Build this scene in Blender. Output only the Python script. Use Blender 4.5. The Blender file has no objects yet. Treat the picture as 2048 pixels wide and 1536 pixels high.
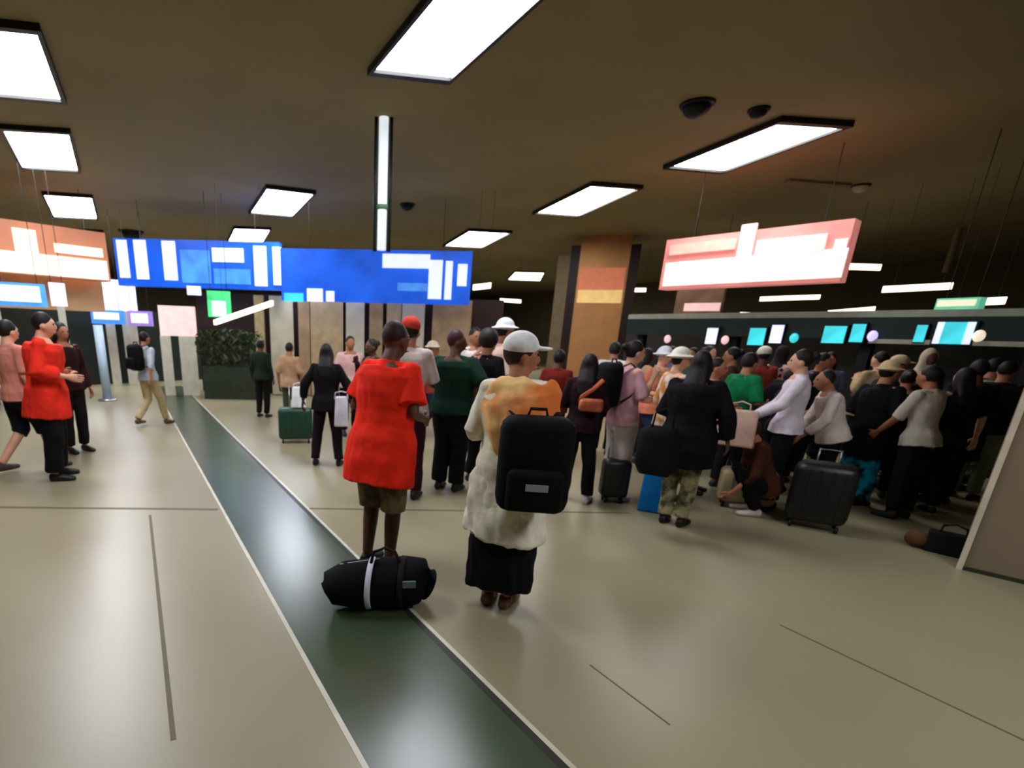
import bpy, bmesh, math, random
from mathutils import Vector, Matrix, noise
random.seed(7)
SC = bpy.context.scene
COL = SC.collection
D = bpy.data

# ---------------------------------------------------------------- camera
F, CX, CY, EYE = 1050.0, 790.0, 1000.0, 1.62          # 2048x1536 frame
R = Matrix(((0.89506823, 0.11037627, -0.43205317),
            (-0.44501237, 0.28318969, -0.84956906),
            (0.02858074, 0.95269128, 0.3025929)))      # rows: world axes in camera space (right, up, back)
yv = Vector(R[1]).normalized(); zv = Vector(R[2]); zv = (zv - yv * yv.dot(zv)).normalized(); xv = yv.cross(zv)
R = Matrix((xv, yv, zv))
cam = D.cameras.new('camera'); camo = D.objects.new('camera', cam); COL.objects.link(camo)
camo.matrix_world = Matrix.Translation((0, 0, EYE)) @ R.to_4x4()
cam.sensor_fit = 'HORIZONTAL'; cam.sensor_width = 36; cam.lens = F / 2048 * 36
cam.shift_x = (1024 - CX) / 2048; cam.shift_y = (CY - 768) / 2048
cam.clip_start = .05; cam.clip_end = 200
cam.dof.use_dof = True; cam.dof.focus_distance = 1.6; cam.dof.aperture_fstop = 3.0
SC.camera = camo
SC.view_settings.view_transform = 'Standard'; SC.view_settings.look = 'None'
SC.view_settings.exposure = 0.0; SC.view_settings.gamma = 1; SC.view_settings.use_curve_mapping = False
w = D.worlds.new('world'); SC.world = w; w.use_nodes = True
w.node_tree.nodes['Background'].inputs[0].default_value = (.02, .02, .02, 1); w.node_tree.nodes['Background'].inputs[1].default_value = .3
LAMP = 29.            # emission of the ceiling light panels
CEIL = 4.4


def ray(x, y): return R @ Vector(((x - CX) / F, -(y - CY) / F, -1))
def P(x, y, z=0.):
    d = ray(x, y); t = (z - EYE) / d.z
    return Vector((d.x * t, d.y * t, z))
def W(x, y, dist):
    d = ray(x, y); t = dist / math.hypot(d.x, d.y)
    return Vector((d.x * t, d.y * t, EYE + d.z * t))


# ---------------------------------------------------------------- materials
def lin(c): return tuple(((v / 255 + .055) / 1.055) ** 2.4 if v > 10 else v / 255 / 12.92 for v in c) + (1,)
MATS = {}
def mat(name, col, rough=.7, metal=0., var=.12, scale=6., emis=0., col2=None, spec=.3, coat=0, bump=0.):
    if name in MATS: return MATS[name]
    m = D.materials.new(name); m.use_nodes = True; nt = m.node_tree; N = nt.nodes; L = nt.links
    b = N['Principled BSDF']
    tc = N.new('ShaderNodeTexCoord'); nz = N.new('ShaderNodeTexNoise'); nz.inputs['Scale'].default_value = scale; nz.inputs['Detail'].default_value = 5
    L.new(tc.outputs['Object'], nz.inputs['Vector'])
    rp = N.new('ShaderNodeValToRGB'); c = lin(col)
    if col2: ca, cb = c, lin(col2); rp.color_ramp.elements[0].position = .42; rp.color_ramp.elements[1].position = .58
    else:
        ca = tuple(v * (1 - var) for v in c[:3]) + (1,); cb = tuple(min(1, v * (1 + var)) for v in c[:3]) + (1,)
        rp.color_ramp.elements[0].position = .3; rp.color_ramp.elements[1].position = .7
    rp.color_ramp.elements[0].color = ca; rp.color_ramp.elements[1].color = cb
    L.new(nz.outputs['Fac'], rp.inputs['Fac']); L.new(rp.outputs['Color'], b.inputs['Base Color'])
    b.inputs['Roughness'].default_value = rough; b.inputs['Metallic'].default_value = metal
    b.inputs['Specular IOR Level'].default_value = spec; b.inputs['Coat Weight'].default_value = coat
    if emis: L.new(rp.outputs['Color'], b.inputs['Emission Color']); b.inputs['Emission Strength'].default_value = emis
    if bump:
        bp = N.new('ShaderNodeBump'); bp.inputs['Strength'].default_value = bump; bp.inputs['Distance'].default_value = .02
        n2 = N.new('ShaderNodeTexNoise'); n2.inputs['Scale'].default_value = scale * 2.5; L.new(tc.outputs['Object'], n2.inputs['Vector'])
        L.new(n2.outputs['Fac'], bp.inputs['Height']); L.new(bp.outputs['Normal'], b.inputs['Normal'])
    MATS[name] = m
    return m
def cloth(col, col2=None, scale=9.):
    return mat('cloth_%d_%d_%d%s' % (*col, '_p' if col2 else ''), col, .85, var=.15, col2=col2, scale=scale, spec=.15, bump=.25 if not col2 else .1)
def skin(t): return mat('skin_%s' % t, {'dark': (92, 56, 40), 'mid': (168, 110, 80), 'light': (214, 160, 128)}[t], .55, var=.08, scale=14)


# ---------------------------------------------------------------- mesh helpers
def obj(name, bm, m=None, parent=None, smooth=False, loc=None, **kw):
    me = D.meshes.new(name); bmesh.ops.recalc_face_normals(bm, faces=bm.faces); bm.to_mesh(me); bm.free()
    o = D.objects.new(name, me); COL.objects.link(o)
    if m: me.materials.append(m)
    if smooth:
        for p in me.polygons: p.use_smooth = True
    if parent: o.parent = parent
    if loc is not None: o.location = loc
    for k, v in kw.items(): o[k] = v
    return o
def empty(name, loc, rz, label, cat, group=None):
    o = D.objects.new(name, None); COL.objects.link(o); o.location = loc; o.rotation_euler = (0, 0, rz)
    o.empty_display_size = .1; o['label'] = label; o['category'] = cat
    if group: o['group'] = group
    return o
def box(bm, lo, hi, bev=0., M=None):
    r = bmesh.ops.create_cube(bm, size=1); vs = r['verts']
    c = [(a + b) / 2 for a, b in zip(lo, hi)]; s = [abs(b - a) for a, b in zip(lo, hi)]
    for v in vs: v.co = Vector((v.co.x * s[0] + c[0], v.co.y * s[1] + c[1], v.co.z * s[2] + c[2]))
    if bev:
        es = list({e for v in vs for e in v.link_edges}); fs0 = set(bm.faces)
        g = bmesh.ops.bevel(bm, geom=es, offset=bev, segments=3, affect='EDGES', profile=.5)
        vs = list({v for v in g['verts']} | {v for v in vs if v.is_valid})
    if M is not None:
        for v in vs: v.co = M @ v.co
    return vs
def prism(bm, pts, z0, z1):
    """vertical-sided slab over the floor-plan polygon pts"""
    a = [bm.verts.new((p[0], p[1], z0)) for p in pts]; b = [bm.verts.new((p[0], p[1], z1)) for p in pts]
    bm.faces.new(a[::-1]); bm.faces.new(b); n = len(pts)
    for i in range(n): bm.faces.new((a[i], a[(i + 1) % n], b[(i + 1) % n], b[i]))
def ellipsoid(bm, c, r, u=16, v=10, fn=None):
    g = bmesh.ops.create_uvsphere(bm, u_segments=u, v_segments=v, radius=1)
    for q in g['verts']:
        p = q.co.copy()
        if fn: p = fn(p)
        q.co = Vector((c[0] + p.x * r[0], c[1] + p.y * r[1], c[2] + p.z * r[2]))
    return g['verts']
def tube(bm, pts, rad, seg=14, cap=True):
    pts = [Vector(p) for p in pts]; rings = []; n = len(pts)
    for i, p in enumerate(pts):
        t = (pts[min(i + 1, n - 1)] - pts[max(i - 1, 0)]).normalized()
        ref = Vector((1, 0, 0)) if abs(t.x) < .9 else Vector((0, 1, 0))
        s = (ref - t * t.dot(ref)).normalized(); o = t.cross(s)
        rx, ry = rad[i] if isinstance(rad[i], tuple) else (rad[i], rad[i])
        rings.append([bm.verts.new(p + s * math.cos(a) * rx + o * math.sin(a) * ry) for a in [2 * math.pi * k / seg for k in range(seg)]])
    for a, b in zip(rings, rings[1:]):
        for k in range(seg): bm.faces.new((a[k], a[(k + 1) % seg], b[(k + 1) % seg], b[k]))
    if cap: bm.faces.new(rings[0][::-1]); bm.faces.new(rings[-1])
def lerp(a, b, t): return Vector(a) * (1 - t) + Vector(b) * t
def box_between(name, A, B, z0, z1, thick, m, parent=None, back=True, bev=0, origin=None, **kw):
    """upright slab whose front face runs from floor-plan point A to B; thickness goes away from the camera"""
    A = Vector((A[0], A[1], 0)); B = Vector((B[0], B[1], 0)); d = (B - A); n = Vector((-d.y, d.x, 0)).normalized()
    if n.dot((A + B) / 2) < 0: n = -n
    if not back: n = -n
    o = Vector(origin) if origin is not None else Vector((0, 0, 0))
    bm = bmesh.new(); pts = [A, B, B + n * thick, A + n * thick]
    prism(bm, [p - Vector((o.x, o.y, 0)) for p in pts], z0 - o.z, z1 - o.z)
    return obj(name, bm, m, parent, **kw)

# ---------------------------------------------------------------- the setting
M_floor = mat('polished_beige_stone', (140, 131, 102), .33, var=.07, scale=.7, spec=.45)
M_strip = mat('polished_grey_green_stone', (60, 72, 50), .28, var=.12, scale=3., spec=.5)
M_seam = mat('floor_joint', (96, 84, 58), .6)
M_seamd = mat('dark_floor_joint', (46, 46, 36), .5)
M_pale = mat('pale_joint', (196, 190, 170), .4)
M_ceil = mat('olive_ceiling_board', (142, 128, 92), .8, var=.1, scale=.6)
M_wall = mat('olive_wall', (92, 84, 60), .8, var=.1, scale=1.)
M_lamp = mat('lamp_diffuser', (240, 244, 255), .5, var=.01, emis=LAMP)
M_lampr = mat('dimmer_lamp_diffuser', (250, 248, 245), .5, var=.01, emis=LAMP * .6)
M_lampw = mat('warm_lamp_diffuser', (255, 240, 214), .5, var=.01, emis=2.6)
M_frame = mat('dark_lamp_frame', (26, 24, 20), .5)
M_black = mat('black_paint', (12, 12, 12), .5)
M_white = mat('white_enamel', (225, 225, 225), .4, var=.03)
M_steel = mat('brushed_steel', (170, 170, 170), .35, metal=.9, var=.05)

X0, X1, Y0, Y1 = -9., 24., -5., 34.
def slab(name, pts, z0, z1, m, **kw):
    bm = bmesh.new(); prism(bm, pts, z0, z1); return obj(name, bm, m, kind='structure', **kw)
rect = lambda a, b, c, d: [(a, c), (b, c), (b, d), (a, d)]
slab('floor', rect(X0, X1, Y0, Y1), -.2, 0, M_floor)
slab('ceiling', rect(X0, X1, Y0, Y1), CEIL, CEIL + .2, M_ceil)
slab('wall_back', rect(X0, X1, Y1, Y1 + .2), -.2, CEIL + .2, M_wall)
slab('wall_left', rect(X0 - .2, X0, Y0, Y1), -.2, CEIL + .2, M_wall)
slab('wall_right', rect(X1, X1 + .2, Y0, Y1), -.2, CEIL + .2, M_wall)
slab('wall_front', rect(X0, X1, Y0 - .2, Y0), -.2, CEIL + .2, M_wall)
ti = [0]
def trim(pts, h, m):
    ti[0] += 1; slab('trim_%d' % ti[0], pts, 0, h, m)
trim(rect(.68, 1.36, -2, 16.5), .0015, M_strip)                      # the dark grey-green band in the floor
trim(rect(1.36, 1.40, -2, 16.5), .002, M_seamd)
trim(rect(1.40, 1.425, -2, 16.5), .002, M_pale)
trim(rect(.655, .68, -2, 16.5), .002, M_pale)
def seam(x0, y0, x1, y1, wd, m, h=.0012):
    a, b = P(x0, y0), P(x1, y1); d = (b - a).normalized(); n = Vector((-d.y, d.x, 0)) * wd / 2
    trim([a - n, b - n, b + n, a + n], h, m)
seam(300, 1030, 347, 1480, .022, M_seam)
seam(-60, 1014, 436, 1019, .05, M_seam)
seam(612, 1017, 1260, 1026, .035, M_seam)
seam(1560, 1250, 2300, 1600, .015, M_seam)
seam(1180, 1330, 1340, 1450, .01, M_seam)

# near square pillar at the right edge
a, b = P(1916, 1137), P(2048, 1168); b = a + (b - a).normalized() * 1.1
M_pil = mat('warm_grey_plaster', (126, 110, 86), .7, var=.06, scale=2)
n = Vector((-(b - a).y, (b - a).x, 0)).normalized(); n = n if n.dot(a) > 0 else -n
slab('wall_pillar', [a, b, b + n * .55, a + n * .55], 0, CEIL, M_pil)
u = (b - a).normalized()
slab('trim_%d' % (ti[0] + 1), [a - u * .012 - n * .012, a + u * .022 - n * .012, a + u * .022, a, a + n * .03, a - u * .012 + n * .03], 0, CEIL, mat('pale_corner_guard', (205, 190, 165), .4))
slab('baseboard_pillar', [a - n * .014 + u * .022, b - n * .014, b, a + u * .022], 0, .03, M_seamd)

# ---------------------------------------------------------------- ceiling lights (quads read off the ceiling plane; two unseen ones are added)
def ceiling_light(quad, label, group, m=M_lamp):
    q = [Vector(p) for p in quad]; c = sum(q, Vector((0, 0))) / 4
    e = empty('ceiling_light', (c.x, c.y, CEIL), 0, label, 'ceiling light', group)
    loc = [p - c for p in q]
    bm = bmesh.new(); out = [p + p.normalized() * .11 for p in loc]
    for i in range(4):
        j = (i + 1) % 4; prism(bm, [loc[i], loc[j], out[j], out[i]], -.07, 0)
    obj('frame', bm, M_frame, e)
    bm = bmesh.new(); prism(bm, loc, -.035, -.005); obj('diffuser', bm, m, e)
    return e
GL = 'square ceiling light panels'
for q, l in [
    ([(-1.32, 7.6), (-.42, 7.3), (-.36, 9.1), (-1.28, 9.4)], 'nearest white ceiling light panel cut by the left edge'),
    ([(-1.24, 10.85), (-.38, 10.5), (-.39, 12.75), (-1.29, 13.1)], 'second white ceiling light panel in the left row'),
    ([(-1.20, 15.4), (-.26, 15.1), (-.25, 17.9), (-1.26, 18.3)], 'third white ceiling light panel in the left row'),
    ([(-1.14, 20.5), (-.16, 20.2), (-.13, 25.0), (-1.14, 25.3)], 'farthest ceiling light of the left row, over the red shop fascia'),
    ([(2.66, 4.3), (3.42, 3.9), (3.61, 6.05), (2.79, 6.31)], 'large white ceiling light panel at the top centre'),
    ([(2.98, 12.0), (3.92, 11.9), (4.17, 14.4), (3.19, 14.6)], 'white ceiling light left of the hanging white pole'),
    ([(3.25, 17.0), (4.15, 16.6), (4.55, 19.4), (3.52, 19.7)], 'small far ceiling light above the blue fascia'),
    ([(7.9, 4.95), (8.75, 4.6), (9.3, 6.56), (8.35, 6.86)], 'largest long ceiling light on the right, near the dark dome'),
    ([(8.15, 8.35), (9.05, 8.05), (9.86, 10.4), (8.85, 10.7)], 'middle long ceiling light of the right row'),
    ([(8.85, 13.4), (9.92, 13.0), (10.8, 15.6), (9.65, 16.0)], 'third long ceiling light, right of the hanging pole'),
    ([(-1.34, 3.7), (-.42, 3.5), (-.38, 5.3), (-1.32, 5.5)], 'added ceiling light above the frame, extending the left row to brighten the foreground'),  # unseen panel, added to brighten the foreground figures
    ([(2.62, -2.3), (3.42, -2.5), (3.44, -.4), (2.64, -.2)], 'added ceiling light behind the camera, extending the centre row to brighten the foreground'),  # likewise added out of view, to light the backs of the nearest people
    ([(15.9, 20.2), (17.0, 19.6), (19.2, 22.4), (17.7, 23.0)], 'far small ceiling light left of the orange column')]:
    ceiling_light(q, l, GL, M_lampr if q[0][0] > 7 else M_lamp)

# suspended strip lights far on the right and in the left shop
def strip_light(x0, y0, x1, y1, d0, d1, label, wd=.16, th=.1, m=M_lampw):
    a, b = W(x0, y0, d0), W(x1, y1, d1)
    k = min(1, (CEIL - .35 - EYE) / (max(a.z, b.z) - EYE)); a, b = W(x0, y0, d0 * k), W(x1, y1, d1 * k); c = (a + b) / 2
    e = empty('strip_light', c, 0, label, 'strip light', 'suspended strip lights')
    dd = (b - a).normalized(); nn = Vector((-dd.y, dd.x, 0)).normalized() * wd / 2; up = Vector((0, 0, th / 2))
    bm = bmesh.new(); vs = []
    for p in (a - c, b - c): vs.append([bm.verts.new(p + s1 * nn + s2 * up) for s1, s2 in ((-1, -1), (1, -1), (1, 1), (-1, 1))])
    for k in range(4): bm.faces.new((vs[0][k], vs[0][(k + 1) % 4], vs[1][(k + 1) % 4], vs[1][k]))
    bm.faces.new(vs[0][::-1]); bm.faces.new(vs[1]); obj('tube', bm, m, e)
    for t in (.15, .85):
        p = lerp(a - c, b - c, t); bm = bmesh.new(); tube(bm, [p, (p.x, p.y, CEIL - .004 - c.z)], [.003, .003], 5); obj('suspension_rod', bm, M_frame, e)
for a in [(1352, 567, 1440, 571, 17, 17, 'short strip light under left end of the pink sign'),
          (1520, 598, 1640, 594, 18, 18, 'strip light hanging below the middle of the pink sign'),
          (1480, 628, 1560, 631, 20, 20, 'lowest short strip light above the check-in canopy'),
          (1655, 626, 1750, 618, 17, 17, 'strip light just above the blue check-in screens'),
          (1692, 533, 1762, 535, 15, 15, 'short strip light at right end of the pink sign'),
          (1765, 579, 1905, 572, 14, 14, 'long strip light right of the pink sign'),
          (1895, 607, 2012, 601, 13, 13, 'rightmost strip light beside the green lit board'),
          (1258, 580, 1292, 580, 19, 19, 'tiny strip light right beside the orange column'),
          (1000, 600, 1042, 603, 20, 20, 'small strip light right of the blue fascia end'),
          (946, 575, 982, 571, 12, 12, 'small strip light touching the blue fascia end'),
          (430, 645, 545, 606, 12.6, 12.2, 'long white strip light slanting under the left blue fascia')]:
    strip_light(*a)

# ---------------------------------------------------------------- panels, signs and shop fronts
def panel(name, x0, x1, yt, yb, d0, d1, thick, m, parent=None, origin=None, **kw):
    xm = (x0 + x1) / 2; A, B = W(x0, (yt + yb) / 2, d0), W(x1, (yt + yb) / 2, d1)
    zt, zb = W(xm, yt, (d0 + d1) / 2).z, W(xm, yb, (d0 + d1) / 2).z
    return box_between(name, A, B, zb, zt, thick, m, parent, origin=origin, **kw)
def rods(e, A, B, z, ts=(.15, .85)):
    for t in ts:
        p = lerp(A, B, t); bm = bmesh.new(); q = (p.x - e.location.x, p.y - e.location.y)
        tube(bm, [(q[0], q[1], z - e.location.z), (q[0], q[1], CEIL - e.location.z)], [.006, .006], 6); obj('suspension_rod', bm, M_frame, e)

# -- blue shop fascia, right half
M_blue = mat('lit_blue_acrylic', (22, 84, 206), .3, var=.25, scale=1.6, emis=.75)
M_blue2 = mat('lit_light_blue_acrylic', (70, 140, 235), .3, var=.3, scale=3, emis=.7)
M_sw = mat('lit_white_acrylic', (208, 216, 255), .3, var=.05, emis=1.1)
M_cyan = mat('lit_cyan_acrylic', (60, 200, 210), .3, var=.2, scale=3, emis=.9)
def sign(name, x0, x1, yt, yb, d0, d1, label, cat, m, thick=.25, rod=True, group=None):
    A, B = W(x0, (yt + yb) / 2, d0), W(x1, (yt + yb) / 2, d1); c = (A + B) / 2; lay = [0.]
    e = empty(name, c, 0, label, cat, group)
    panel('sign_box', x0, x1, yt, yb, d0, d1, thick, m, e, c)
    if rod:
        nn = Vector((-(B - A).y, (B - A).x, 0)).normalized(); nn = nn if nn.dot(A) > 0 else -nn
        rods(e, A + nn * thick / 2, B + nn * thick / 2, W((x0 + x1) / 2, yt, (d0 + d1) / 2).z - .02)
    def sub(nm, a0, a1, b0, b1, mm, off=.06):
        nf = Vector((-(B - A).y, (B - A).x, 0)).normalized(); nf = nf if nf.dot(A) > 0 else -nf
        lay[0] += .004
        def hit(x):                                     # where the sign's face is along this column
            r_ = ray(x, (b0 + b1) / 2); k_ = (A - nf * (.02 + lay[0])).dot(nf) / (r_.x * nf.x + r_.y * nf.y); return Vector((r_.x * k_, r_.y * k_, 0))
        a_, b_ = hit(a0), hit(a1); dm_ = ((a_ + b_) / 2).length
        box_between(nm, a_, b_, W((a0 + a1) / 2, b1, dm_).z, W((a0 + a1) / 2, b0, dm_).z, .03 + lay[0], mm, e, origin=c)
    return e, sub
e, sub = sign('blue_fascia', 562, 942, 502, 606, 13.2, 12.6, 'large deep blue lit shop fascia with white bars at its right end', 'sign', M_blue)
for a in [(857, 884, 520, 598), (890, 904, 522, 599), (915, 934, 528, 572)]: sub('white_bar', *a, M_sw)
sub('light_patch', 795, 855, 566, 582, M_blue2); sub('white_lettering', 614, 645, 577, 603, M_sw); sub('white_lettering', 652, 668, 582, 603, M_sw); sub('light_patch', 568, 606, 586, 603, M_cyan)
sub('white_panel', 765, 860, 508, 536, M_sw)
e, sub = sign('blue_fascia', 232, 560, 482, 576, 15.2, 13.8, 'paler blue lit shop fascia with upright white bars at its left end', 'sign', M_blue)
for a in [(236, 256, 480, 555), (270, 294, 480, 558), (326, 352, 482, 560), (508, 533, 492, 572), (546, 562, 494, 570)]: sub('white_bar', *a, M_sw)
sub('white_emblem', 424, 486, 496, 524, M_sw); sub('white_lettering', 428, 500, 538, 568, M_blue2); sub('light_patch', 362, 420, 500, 566, M_blue2)

# -- green lit board under the left blue fascia
M_green = mat('lit_green_acrylic', (70, 200, 120), .3, var=.3, scale=4, emis=.9)
e, sub = sign('green_sign', 415, 462, 582, 634, 13.3, 13.3, 'small green lit board hanging under the left blue fascia', 'sign', M_green, .12)
sub('white_panel', 424, 452, 602, 632, M_sw); sub('white_panel', 374, 402, 572, 590, M_sw)

# -- left red shop
M_sal = mat('salmon_wall_panel', (206, 132, 98), .6, var=.12, scale=1.5, emis=.12)
M_cream = mat('lit_cream_band', (255, 232, 205), .5, var=.05, emis=.8)
M_tan = mat('tan_wall_panel', (196, 156, 112), .6, var=.1, scale=2)
e, sub = sign('shop_fascia', -60, 214, 448, 552, 14, 14.6, 'salmon red shop fascia with a cream band at the left edge', 'sign', M_sal, .4)
sub('cream_band', -60, 214, 508, 549, M_cream); sub('white_panel', 28, 74, 458, 510, M_cream); sub('white_panel', 110, 205, 492, 510, M_cream)
M_tanb = M_tan
A, B = W(-60, 600, 14.5), W(206, 600, 15.1)
e = empty('shop_facade', ((A + B) / 2).to_2d().to_3d(), 0, 'tan shop front under the salmon fascia with dark openings', 'shop front')
o = e.location
panel('upper_wall', -60, 206, 552, 618, 14.6, 15.2, .3, M_tan, e, o)
zt = W(80, 618, 14.9).z
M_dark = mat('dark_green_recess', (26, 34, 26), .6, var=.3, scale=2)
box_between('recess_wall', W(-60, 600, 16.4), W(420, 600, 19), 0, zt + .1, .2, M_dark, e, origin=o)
for x0, x1, d, m in [(118, 133, 13.8, M_cream), (-30, 4, 13.4, M_pale)]:
    pp = W((x0 + x1) / 2, 640, d); wd = (W(x1, 640, d) - W(x0, 640, d)).length
    dirn = (W(x1, 640, d) - W(x0, 640, d)).normalized() * wd / 2
    box_between('post', pp - dirn, pp + dirn, 0, zt + .05, wd, M_pale, e, origin=o)
# lit blue-white screens over the left counter
for x0, x1, yt, yb, d, l, m, m2 in [(-10, 92, 566, 612, 12.6, 'blue and white lit screen at the left edge', M_blue2, M_sw),
                            (100, 132, 566, 612, 12.9, 'small white lit screen right of the blue and white one', M_sw, M_sw),
                            (182, 250, 620, 648, 16.6, 'pale blue lit board behind the walking person', M_blue2, M_sw)]:
    e, sub = sign('lit_screen', x0, x1, yt, yb, d, d, l, 'screen', m, .1)
    sub('screen_panel', x0 + 5, x1 - 12, yt + 5, yb - 9, m2)
M_lav = mat('lit_lavender_acrylic', (160, 130, 205), .4, var=.1, emis=.5)
M_pinkw = mat('lit_pale_pink', (240, 195, 190), .4, var=.08, emis=.6)
e, sub = sign('lit_screen', 256, 306, 622, 652, 16.4, 16.4, 'lavender lit board above the walking person', 'screen', M_lav, .1); sub('screen_panel', 262, 296, 627, 646, M_sw)
def totem(x0, x1, yt, ys, yb, d, label, m, mb, cat='sign', name='lit_totem'):
    """free-standing lit box on a post"""
    c = W((x0 + x1) / 2, yt, d); e = empty(name, (c.x, c.y, 0), 0, label, cat); o = e.location
    panel('lit_box', x0, x1, yt, ys, d, d, .3, m, e, o)
    q0, q1 = W(x0, ys, d), W(x1, ys, d); z = W((x0 + x1) / 2, ys, d).z
    for t0, t1 in ((.02, .3), (.52, .98)):
        box_between('post', lerp(q0, q1, t0), lerp(q0, q1, t1), 0, z, .22, mb, e, origin=o)
totem(318, 392, 612, 672, 770, 14.2, 'pale pink lit box on cream posts beside the far walker', M_pinkw, M_pale)
totem(206, 272, 560, 622, 700, 17.0, 'tall white lit box standing behind the purple board', M_sw, M_pale)
c = W(202, 700, 13.5); e = empty('barrier_post', (c.x, c.y, 0), 0, 'slim pale blue upright post left of the far walker', 'post')
bm = bmesh.new(); tube(bm, [(0, 0, .03), (0, 0, W(200, 650, 13.5).z)], [.09, .09], 16); obj('post', bm, mat('pale_blue_paint', (170, 190, 205), .4), e, True)
bm = bmesh.new(); tube(bm, [(0, 0, 0), (0, 0, .04)], [.2, .19], 20); obj('base', bm, M_steel, e, True)

# -- beige shutter shop behind the middle crowd
A, B = W(535, 700, 14.2), W(945, 700, 13.4); c = (A + B) / 2
e = empty('shutter_wall', (c.x, c.y, 0), 0, 'beige panelled shop shutters with dark gaps below the blue fascia', 'shutters'); o = e.location
zt = W(750, 606, 13.8).z + .15
box_between('backing', W(400, 700, 15.2), W(1000, 700, 14.0), 0, zt, .15, mat('dark_maroon_backing', (44, 26, 22), .6), e, origin=o)
M_bei = [mat('beige_shutter', (196, 170, 124), .6, var=.15, scale=5, emis=.0), mat('sand_shutter', (176, 146, 106), .6, var=.2, scale=3), mat('pale_shutter', (214, 204, 172), .6, var=.1, scale=4)]
for k, (x0, x1) in enumerate([(512, 530), (542, 588), (598, 620), (622, 686), (692, 728), (738, 764), (772, 800), (802, 846), (862, 938)]):
    dd = 14.2 - .8 * (x0 - 535) / 410
    box_between('shutter_panel', W(x0, 700, dd), W(x1, 700, dd - .05), .02, zt - .05, .12, M_bei[(k * 2) % 3], e, origin=o)
# dark counter with green plants look left of the shutters
c = W(455, 700, 13.2); e = empty('planter', (c.x, c.y, 0), 0, 'dark counter with leafy green plants left of the shutters', 'planter'); o = e.location
box_between('counter', W(402, 700, 13.4), W(520, 700, 13.1), 0, .75, .6, mat('dark_green_counter', (40, 48, 32), .5, var=.3), e, origin=o)
bm = bmesh.new(); A, B = W(404, 700, 13.65), W(518, 700, 13.35)
for k in range(420):
    p = lerp(A, B, random.random()) - o; h = random.random() ** .7 * .85
    p = Vector((p.x + random.uniform(-.2, .2), p.y + random.uniform(-.15, .3), .72 + h)); r = random.uniform(.05, .13)
    q = Matrix.Rotation(random.uniform(0, 6.28), 3, 'Z') @ Matrix.Rotation(random.uniform(-1, 1), 3, 'X')
    vs = [bm.verts.new(p + q @ Vector(v)) for v in ((0, -r, 0), (r * .4, 0, .02), (0, r, 0), (-r * .4, 0, .02))]; bm.faces.new(vs)
f = obj('foliage', bm, mat('green_leaves', (58, 74, 40), .6, var=.4, scale=10), e)
md = f.modifiers.new('thick', 'SOLIDIFY'); md.thickness = .004

# -- hanging white pole with dark channel
t = P(768, 235, CEIL); dd = math.hypot(t.x, t.y); bz = W(766, 500, dd).z
e = empty('hanging_pole', (t.x, t.y, CEIL), 0, 'white pole with dark side rails hanging from the ceiling', 'pole')
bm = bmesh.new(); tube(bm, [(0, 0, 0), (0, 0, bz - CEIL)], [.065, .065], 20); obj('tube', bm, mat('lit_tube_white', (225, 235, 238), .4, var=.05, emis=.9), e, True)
side = Vector((R[0][0], R[1][0], 0)).normalized()
for s in (-1, 1):
    bm = bmesh.new(); tube(bm, [side * s * .1, side * s * .1 + Vector((0, 0, bz - CEIL - .02))], [.028, .028], 10); obj('side_rail', bm, mat('dark_green_paint', (18, 30, 20), .5), e, True)
bm = bmesh.new(); zc = W(766, 415, dd).z - CEIL; tube(bm, [(0, 0, zc - .03), (0, 0, zc + .03)], [.085, .085], 20); obj('collar', bm, mat('dull_green_collar', (90, 130, 105), .5), e, True)

# -- ceiling fittings
def dome(x, y, r, label, m=M_black):
    p = P(x, y, CEIL); e = empty('ceiling_dome', p, 0, label, 'ceiling fitting', 'small ceiling fittings')
    bm = bmesh.new(); tube(bm, [(0, 0, 0), (0, 0, -.03)], [r * 1.25, r * 1.2], 24); obj('base', bm, M_frame, e, True)
    bm = bmesh.new(); ellipsoid(bm, (0, 0, -.03), (r, r, r * .8), 20, 10); obj('dome', bm, m, e, True)
dome(1395, 207, .16, 'dark dome on the ceiling left of the largest long light'); dome(1518, 218, .1, 'smaller dark dome right beside the large dark dome')
dome(815, 408, .14, 'small dark dome right of the hanging pole'); dome(1857, 546, .28, 'far dark dome on the ceiling at right')
dome(1722, 370, .12, 'pale round fitting on the ceiling under the largest long light', mat('pale_fitting', (200, 190, 160), .4))
dome(262, 462, .3, 'dark fitting over the left end of the blue fascia')
p0, p1 = P(1575, 358, CEIL), P(1700, 368, CEIL); dv = (p1 - p0).normalized(); nn = Vector((-dv.y, dv.x, 0)) * .05
bm = bmesh.new(); prism(bm, [p0 - nn, p1 - nn, p1 + nn, p0 + nn], CEIL - .04, CEIL); obj('ceiling_rail', bm, mat('faded_rail', (120, 110, 84), .6), label='thin pale rail on the ceiling under the largest long light', category='ceiling rail')
c = P(1920, 455, CEIL); dd = math.hypot(c.x, c.y)
bm = bmesh.new(); tube(bm, [(0, 0, 0), (0, 0, W(1903, 545, dd).z - CEIL)], [.07, .07], 12); obj('hanging_rod', bm, mat('faded_rod', (130, 112, 78), .6), loc=(c.x, c.y, CEIL), label='pale rod hanging from the ceiling at the far right', category='rod')

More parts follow.
